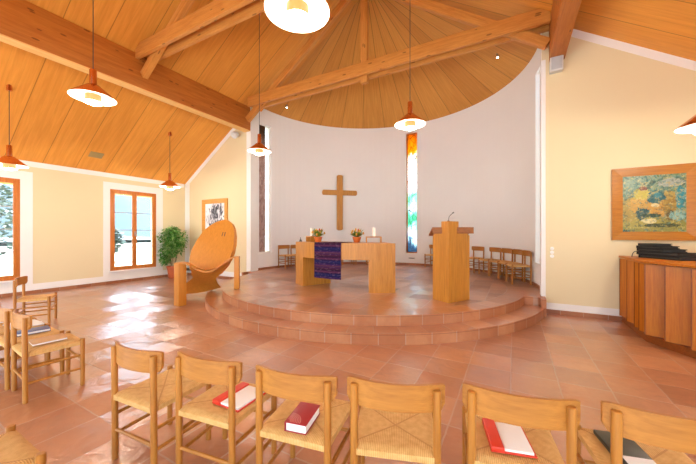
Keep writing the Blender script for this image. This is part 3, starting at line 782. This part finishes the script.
obj('reading_desk', MB().box(ctr - ax * .02 - bk * .02 + V(0, 0, 1.215), (.70, .34, .03), Rm.to_3x3() @ tilt, .004).box(ctr - ax * .02 - bk * .19 + V(0, 0, 1.235), (.70, .02, .11), Rm.to_3x3(), .003), M['desk'], lt, label='darker brown sloping book rest')
mic = thing('microphone', 'slim black gooseneck microphone on top of the lectern', 'microphone', V(-.97, 5.30, .31 + 1.39) + dl * .03 + dr * .03)
obj('mic_base', MB().lathe([(0, 0), (.02, 0), (.018, .012), (0, .014)], 14), M['darkmetal'], mic)
g0, g1, g2 = V(0, 0, .01), V(.01, 0, .08), V(.06, .02, .135)
obj('gooseneck', MB().bar(g0, g1, .005, None, 8, False).bar(g1, g2, .005, None, 8, False), M['darkmetal'], mic); obj('mic_head', MB().bar(g2, g2 + V(.025, .008, .02), .010, .012, 10), M['darkmetal'], mic)

# ------------------------------------------------------------------ cross
cp = pol(132.5, RA - .05, 0); cp = V(-5.90, 10.04, 2.66); d = V(CX - cp.x, CY - cp.y, 0).normalized(); cp = V(CX, CY, 2.66) - d * (RA - .075)
cr = thing('wall_cross', 'plain brown wooden cross on the white apse wall above the altar', 'cross', cp, math.atan2(d.y, d.x) + PI / 2)
def bulge(L, w, vert):
    pts = []; K = 8
    for s_ in (-1, 1):
        for i in range(K + 1):
            a = -PI / 2 + PI * i / K; x = s_ * (L / 2 - .05 + .05 * math.cos(a)); y = s_ * w / 2 * math.sin(a)
            pts.append((x, y))
    out = [(V(p[1], -.03, p[0]) if vert else V(p[0], -.034, p[1])) for p in pts]
    return MB().prism3(out, (0, .06 if vert else .068, 0))
obj('upright', bulge(2.12, .23, True), M['cross'], cr)
o = obj('crossbar', bulge(1.36, .19, False), M['cross'], cr); o.location = (0, 0, .38)

# ------------------------------------------------------------------ sculptural chair
Lf, Rf = V(-6.05, 3.755, 0), V(-5.18, 4.48, 0)
u_ = (Rf - Lf).normalized(); n_ = V(u_.y, -u_.x, 0); O = (Lf + Rf) / 2
pc = thing('presider_chair', 'large sculptural plywood chair with a tilted round back beside the podium', 'chair', O)
def loc(p): return p - O
tl = math.radians(24); nb = Matrix.Rotation(math.radians(-26), 3, 'Z') @ n_; ND = (nb * math.cos(tl) + V(0, 0, 1) * math.sin(tl)).normalized(); PD = O - n_ * .34 + V(0, 0, .62)
outline = [(189.5, 268), (189.3, 259), (191.5, 250), (196, 241.5), (201, 234), (206, 228.6), (212, 224.2), (218, 221.2), (224, 219.8), (228.5, 220.3), (231.5, 223), (233.5, 228), (234.4, 235), (234, 243), (232.5, 251), (229.5, 258.5), (225, 265.5), (219, 272), (212, 276.5), (204, 277.5), (196, 275)]
obj('round_back', MB().prism3([loc(on_plane(x, y, PD, ND)) for x, y in outline], -ND * .11), M['disc'], pc)
sl = MB()
for x in (222.6, 224.9): 
    a, b = on_plane(x, 232.2, PD, ND), on_plane(x, 236.2, PD, ND); sl.box(loc((a + b) / 2) + ND * .002, (.016, .006, (a - b).length), (Matrix((Matrix.Rotation(math.radians(-26), 3, 'Z') @ u_, -ND, ND.cross(Matrix.Rotation(math.radians(-26), 3, 'Z') @ u_))).transposed()).to_3x3())
obj('hand_slot', sl, M['slot'], pc)
lip = [(175, 262.6), (181, 262.2), (186, 262.6), (190, 264.3), (194, 266.8), (198.5, 269.2), (203.5, 270.8), (208.5, 271), (213, 269.8), (217, 267.6), (221, 264.4), (225, 261), (229, 258.2), (233, 256.6), (239, 256.4)]
rows = [[], []]
for x, y in lip:
    p = loc(on_plane(x, y, O, n_)); rows[0].append(p + n_ * .02); rows[1].append(p - n_ * .13)
obj('arm_rail', MB().grid(rows, (0, 0, -.035)), M['disc'], pc)
# seat shell: from the front lip down through a narrow waist to the flared foot
lv = [(0, .06), (.28, -.12), (.55, -.36), (.78, -.6), (1., -.74)]
Lb = [(189, 265), (191, 271), (192.5, 278), (183, 286), (176.5, 294.5)]; Rb = [(231, 259.5), (224.5, 268), (215.5, 279), (217.5, 283.5), (221, 287.5)]
rows = []
for (v, off), a, b in zip(lv, Lb, Rb):
    r = []
    for i in range(15):
        q = i / 14; x = a[0] + (b[0] - a[0]) * q; y = a[1] + (b[1] - a[1]) * q
        sag = math.sin(q * PI); y += sag * (7.5 * (1 - v) ** 2 + 1.8 * v ** 2)
        r.append(loc(on_plane(x, y, O + n_ * (off - .10 * sag * math.sin(v * PI) ), n_)))
    rows.append(r)
obj('seat_shell', MB().grid(rows, -n_ * .04), M['disc'], pc)
rows = [[], []]
for i in range(15):
    q = i / 14; x = 190 + 40 * q; y = 265.5 + (259.5 - 265.5) * q + 7.5 * math.sin(q * PI)
    rows[0].append(loc(on_plane(x, y, O, n_))); pb = on_plane(x, y + 4, PD, ND); rows[1].append(loc(pb))
obj('seat', MB().grid(rows, (0, 0, -.02)), M['disc'], pc)
obj('leg', MB().box(loc(V(-6.08, 3.82, .44)), (.2, .16, .88), Matrix.Rotation(-.12, 3, 'Z'), .006), M['disc'], pc)
obj('leg', MB().box(loc(V(-5.175, 4.50, .31 + .335)), (.11, .09, .67), Matrix.Rotation(.69, 3, 'Z'), .02), M['disc'], pc)

# ------------------------------------------------------------------ ficus
fp = thing('potted_ficus', 'bushy green ficus in a terracotta pot in the corner by the window', 'potted plant', (-10.0, 6.04, 0))
obj('pot', MB().lathe([(0, 0), (.13, 0), (.14, .01), (.185, .34), (.2, .35), (.2, .4), (.18, .4), (.17, .35), (0, .35)], 28), M['pot'], fp)
obj('soil', MB().lathe([(0, .36), (.17, .36), (.172, .352), (0, .345)], 20), M['soil'], fp)
s_ = MB(); 
for i in range(6):
    a = i * 1.05; s_.bar((.05 * math.cos(a), .05 * math.sin(a), .35), (.22 * math.cos(a + .3), .18 * math.sin(a + .3), 1.15), .012, .006, 8, False)
obj('stem', s_, M['stem'], fp)
f = MB(); rr = random.Random(3)
cl = [(.0, .0, 1.2, .45), (.2, .05, 1.35, .3), (-.15, -.1, 1.35, .3), (.1, -.12, 1.5, .25), (-.12, .1, 1.55, .18), (.22, -.1, 1.0, .3), (-.2, 0, 1.0, .26), (.0, -.22, .85, .22), (-.1, -.2, .62, .16), (.3, -.05, 1.2, .25)]
for i in range(2600):
    cx_, cy_, cz_, r_ = cl[rr.randrange(len(cl))]
    while True:
        q = V(rr.uniform(-1, 1), rr.uniform(-1, 1), rr.uniform(-1, 1))
        if .25 < q.length < 1: break
    p = V(cx_, cy_, cz_) + q * r_
    if p.x < -.24: p.x = -.24
    a = rr.uniform(0, 2 * PI); dp = V(math.cos(a), math.sin(a), rr.uniform(-1.1, .2)).normalized(); L = rr.uniform(.08, .14)
    sd = dp.cross(V(0, 0, 1)).normalized() * L * .22; up_ = sd.cross(dp).normalized() * .01
    f.add([p, p + dp * L * .45 + sd + up_, p + dp * L, p + dp * L * .45 - sd + up_, p + dp * L * .45], [(0, 1, 4), (1, 2, 4), (2, 3, 4), (3, 0, 4)])
obj('foliage', f, M['leaf'], fp)

# ------------------------------------------------------------------ pictures
def picture(name, x0, x1, z0, z1, fw, fm, art, label, cat):
    xc, zc = (x0 + x1) / 2, (z0 + z1) / 2; t = thing(name, label, cat, (xc, YG, zc))
    w, h = x1 - x0, z1 - z0; f = MB(); dp = .045
    def bev(a, b, c, d):               # mitred moulding: outer a,b ; inner c,d in (x,z)
        yo, yi = -dp, -dp * .55
        f.add([(a[0], yo, a[1]), (b[0], yo, b[1]), (d[0], yi, d[1]), (c[0], yi, c[1]), (a[0], 0, a[1]), (b[0], 0, b[1]), (d[0], 0, d[1]), (c[0], 0, c[1])],
              [(0, 1, 2, 3), (0, 4, 5, 1), (2, 6, 7, 3), (4, 7, 6, 5), (0, 3, 7, 4), (1, 5, 6, 2)])
    o_ = [(-w / 2, -h / 2), (w / 2, -h / 2), (w / 2, h / 2), (-w / 2, h / 2)]; i_ = [(-w / 2 + fw, -h / 2 + fw), (w / 2 - fw, -h / 2 + fw), (w / 2 - fw, h / 2 - fw), (-w / 2 + fw, h / 2 - fw)]
    for q in range(4): bev(o_[q], o_[(q + 1) % 4], i_[q], i_[(q + 1) % 4])
    obj('picture_frame', f, fm, t); obj('canvas', MB().box((0, -.012, 0), (w - 2 * fw + .004, .012, h - 2 * fw + .004)), art, t)
picture('framed_painting', 1.472, 2.52, 1.379, 2.59, .142, M['pframe'], M['painting'], 'framed painting of a yellow bird among blues on the cream right wall', 'painting')
picture('framed_print', -9.445, -8.18, 1.40, 2.64, .15, M['pframe2'], M['print'], 'framed black and white print behind the round-backed chair', 'picture')

# ------------------------------------------------------------------ cabinet and folders
cb = thing('corner_cabinet', 'long orange wooden cabinet with angled door panels against the right wall', 'cabinet', (1.575, 5.63, 0))
A, B = V(0, 1.1, 0), V(0, 0, 0); dv = V(.503, -.864, 0); C2 = dv * 1.6; out = [A, B, C2, V(2.1, C2.y, 0), V(2.1, 1.1, 0)]
obj('plinth', MB().prism([(p.x, p.y) for p in [V(.03, 1.1, 0), V(.03, .01, 0), C2 + V(.03, .01, 0), V(2.1, C2.y, 0), V(2.1, 1.1, 0)]], 0, .1), M['cabdark'], cb)
nd = V(.864, .503, 0)
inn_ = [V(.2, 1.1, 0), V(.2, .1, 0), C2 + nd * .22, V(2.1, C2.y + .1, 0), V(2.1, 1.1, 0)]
obj('carcass', MB().prism([(p.x, p.y) for p in inn_], .1, 1.085), M['slot'], cb, label='inner carcass coloured dark for the shade between the panels')  # dark colour painted in for the shade in the gaps
obj('cabinet_top', MB().prism([(p.x, p.y) for p in [V(-.012, 1.1, 0), V(-.012, -.008, 0), C2 - nd * .012, V(2.1, C2.y, 0), V(2.1, 1.1, 0)]], 1.085, 1.115), M['cab'], cb)
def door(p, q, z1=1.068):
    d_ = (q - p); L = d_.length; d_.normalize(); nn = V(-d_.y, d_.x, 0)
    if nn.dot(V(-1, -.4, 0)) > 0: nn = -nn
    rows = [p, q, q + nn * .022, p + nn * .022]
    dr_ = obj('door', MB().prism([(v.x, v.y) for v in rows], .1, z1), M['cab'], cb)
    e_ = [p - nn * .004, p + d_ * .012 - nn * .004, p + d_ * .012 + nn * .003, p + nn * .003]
    obj('shade_strip', MB().prism([(v.x, v.y) for v in e_], .1, z1), M['cabdark'], dr_)  # dark strip standing in for the shadow line at each door edge
def face(o0, d_, nrm, cuts, rec):
    for a, b in cuts: door(o0 + d_ * a, o0 + d_ * b + nrm * rec)
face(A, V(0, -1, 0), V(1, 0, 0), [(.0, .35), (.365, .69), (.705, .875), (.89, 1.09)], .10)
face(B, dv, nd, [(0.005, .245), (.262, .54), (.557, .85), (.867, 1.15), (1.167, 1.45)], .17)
fg = 'black music folders piled on the cabinet'
fl = [((2.03, 6.22, 1.115), 22, (.62, .36, .05), 'bottom black folder of the pile on the cabinet, longest'), ((1.99, 6.26, 1.166), 14, (.54, .34, .05), 'second black folder from the bottom of the cabinet pile'),
      ((1.95, 6.3, 1.217), 26, (.45, .32, .045), 'third black folder from the bottom of the cabinet pile'), ((1.92, 6.33, 1.263), 16, (.36, .3, .04), 'small black folder second from the top of the cabinet pile'), ((1.9, 6.36, 1.304), 30, (.28, .26, .035), 'topmost and smallest black folder of the cabinet pile')]
for p, rz, (w, d_, h), lab in fl:
    t = thing('music_folder', lab, 'folder', p, math.radians(-rz - 40), fg)
    obj('cover', MB().box((0, 0, h * .15), (w, d_, h * .3), None, .004).box((0, 0, h * .85), (w, d_, h * .3), None, .004).box((-w / 2 + .01, 0, h / 2), (.02, d_, h * .9), None, .005), M['black'], t)
    obj('pages', MB().box((.0, 0, h / 2), (w - .03, d_ - .02, h * .5)), M['slot'], t)
cl_ = MB(); 
for i in range(10):
    a, b = PI * i / 10, PI * (i + 1) / 10; cl_.bar((.07 * math.cos(a), 0, .005 + .09 * math.sin(a)), (.07 * math.cos(b), 0, .005 + .09 * math.sin(b)), .006, None, 6, False)
tag(obj('bookend', cl_, M['darkmetal'], None, (0, 0, 0)), 'thin dark wire bookend at the left end of the cabinet top', 'bookend')
bpy.data.objects['bookend'].location = (1.70, 6.42, 1.115); bpy.data.objects['bookend'].rotation_euler = (0, 0, .6)

# ------------------------------------------------------------------ wall fittings
sp = thing('wall_loudspeaker', 'small pale grey loudspeaker on the right wall under the purlin', 'loudspeaker', (.675, YG, 4.61))
obj('cabinet_body', MB().box((0, -.1, 0), (.2, .17, .34), Matrix.Rotation(.12, 3, 'X'), .012), M['lgrey'], sp)
obj('speaker_grille', MB().box((0, -.188, .0), (.165, .01, .3), Matrix.Rotation(.12, 3, 'X'), .003), M['grey'], sp); obj('bracket', MB().box((0, -.02, 0), (.06, .04, .1)), M['darkmetal'], sp)
sw = thing('light_switch', 'white three-part switch plate low on the cream wall right of the apse', 'switch', (.62, YG, 1.14))
for q in (-1, 0, 1): obj('switch_plate', MB().lathe([(0, .014), (.028, .014), (.031, .01), (.031, 0), (0, 0)], 20, Matrix.Translation((0, 0, q * .07)) @ Matrix.Rotation(PI / 2, 4, 'X')), M['enamel'], sw)
ss = thing('wall_spotlight', 'round grey spotlight on the left gable below the purlin end', 'spotlight', (-7.66, YG, 4.6))
obj('mount', MB().bar((0, 0, 0), (0, -.08, .0), .03), M['lgrey'], ss); obj('lamp_head', MB().lathe([(0, 0), (.08, .01), (.1, .06), (.105, .16), (.09, .165), (.085, .14), (0, .13)], 20, Matrix.Translation((0, -.08, .02)) @ Matrix.Rotation(PI / 2 + .5, 4, 'X')), M['lgrey'], ss)
for ph, lab in ((168, 'tiny lit spotlight under the apse ceiling at its left end'), (22, 'tiny lit spotlight under the apse ceiling at its right end')):
    r = 3.45 if ph > 90 else 3.2; p = pol(ph, r, 5.575 + .62 * (RA - r)); t = thing('ceiling_spot', lab, 'spotlight', p)
    obj('spot_body', MB().lathe([(0, .02), (.03, .02), (.035, -.09), (.028, -.09), (.02, -.07), (0, -.07)], 14), M['metal'], t); obj('spot_bulb', MB().lathe([(0, -.1), (.02, -.094), (.026, -.08), (0, -.072)], 12), M['spot_on'], t)
vx = -9.91; vz = roofz(vx); va = math.atan(SL)
vt = thing('ceiling_vent', 'small slatted vent set in the left wood ceiling', 'vent', (vx, 3.88, vz)); Rv = Matrix.Rotation(-va, 3, 'Y')
obj('vent_frame', MB().box(Rv @ V(0, 0, -.006), (.2, .3, .012), Rv), M['vent'], vt)
g = MB()
for q in range(5): g.box(Rv @ V(-.07 + q * .035, 0, -.015), (.02, .27, .008), Rv)
obj('slat', g, M['vent'], vt)
p = pol(90.2, RA); t = thing('wall_vent', 'narrow dark vent slot below the coloured apse window', 'vent', (p.x, p.y, .56)); obj('vent_frame', MB().box((0, -.006, 0), (.26, .014, .05)), M['lgrey'], t); obj('slat', MB().box((0, -.016, 0), (.2, .008, .022)), M['slot'], t)

# ------------------------------------------------------------------ outside
o = struct('ground_outside', MB().box((-30, 20, -.35), (140, 140, .1)), M['lawn'])
struct('bounce_slab', MB().box((-3, -12.6, -.12), (40, 20, .24)), M['bounce'])  # unseen pale slab added to bounce light up to the ceiling
rows = []
for i in range(30):
    r = []
    for j in range(8):
        yv = -40 + i * 4.5; xv = -60 - j * 5; hgt = (1 - abs(j - 4) / 4.2) * (15 + 4 * math.sin(i * .6) + 2 * math.sin(i * 1.7 + 1))
        r.append((xv, yv, max(-.4, hgt)))
    rows.append(r)
struct('hill', MB().grid(rows), M['hill'])
def tree(x, y, h, label):
    t = thing('garden_tree', label, 'tree', (x, y, -.3)); rr = random.Random(int(h * 100))
    obj('trunk', MB().bar((0, 0, 0), (0, 0, h * .6), .12, .06, 8, False), M['stem'], t); f = MB()
    for i in range(900):
        while True:
            q = V(rr.uniform(-1, 1), rr.uniform(-1, 1), rr.uniform(-1, 1))
            if q.length < 1: break
        p = V(0, 0, h * .62) + V(q.x * h * .32, q.y * h * .32, q.z * h * .4); a = rr.uniform(0, 6.28); d_ = V(math.cos(a), math.sin(a), rr.uniform(-.6, .6)) * .22; s2 = V(-math.sin(a), math.cos(a), .3) * .1
        f.add([p, p + d_ * .5 + s2, p + d_, p + d_ * .5 - s2], [(0, 1, 2, 3)])
    obj('foliage', f, M['green_out'], t)
tree(-17, 3.4, 4.2, 'pale tree outside seen through the left-edge window')
tree(-22, 9.3, 2.2, 'low pale bush outside seen through the window by the ficus')

# ------------------------------------------------------------------ light
w = bpy.data.worlds.new('world'); sc.world = w; w.use_nodes = True; wt = w.node_tree; wt.nodes.clear()
wo = wt.nodes.new('ShaderNodeOutputWorld'); bg = wt.nodes.new('ShaderNodeBackground'); wt.links.new(bg.outputs[0], wo.inputs[0])
bg.inputs[0].default_value = (.72, .875, 1, 1); bg.inputs[1].default_value = 2.6
sd_ = bpy.data.lights.new('sun', 'SUN'); sd_.energy = 12; sd_.angle = .02; sd_.color = (.97, .98, 1); so_ = bpy.data.objects.new('sun', sd_); COL.objects.link(so_)
so_.rotation_euler = V(.52, .16, -.84).to_track_quat('-Z', 'Y').to_euler(); so_.location = (-20, 0, 20)
vs = sc.view_settings; vs.view_transform = 'Standard'; vs.look = 'None'; vs.gamma = 1; vs.use_curve_mapping = False; vs.exposure = 1.12
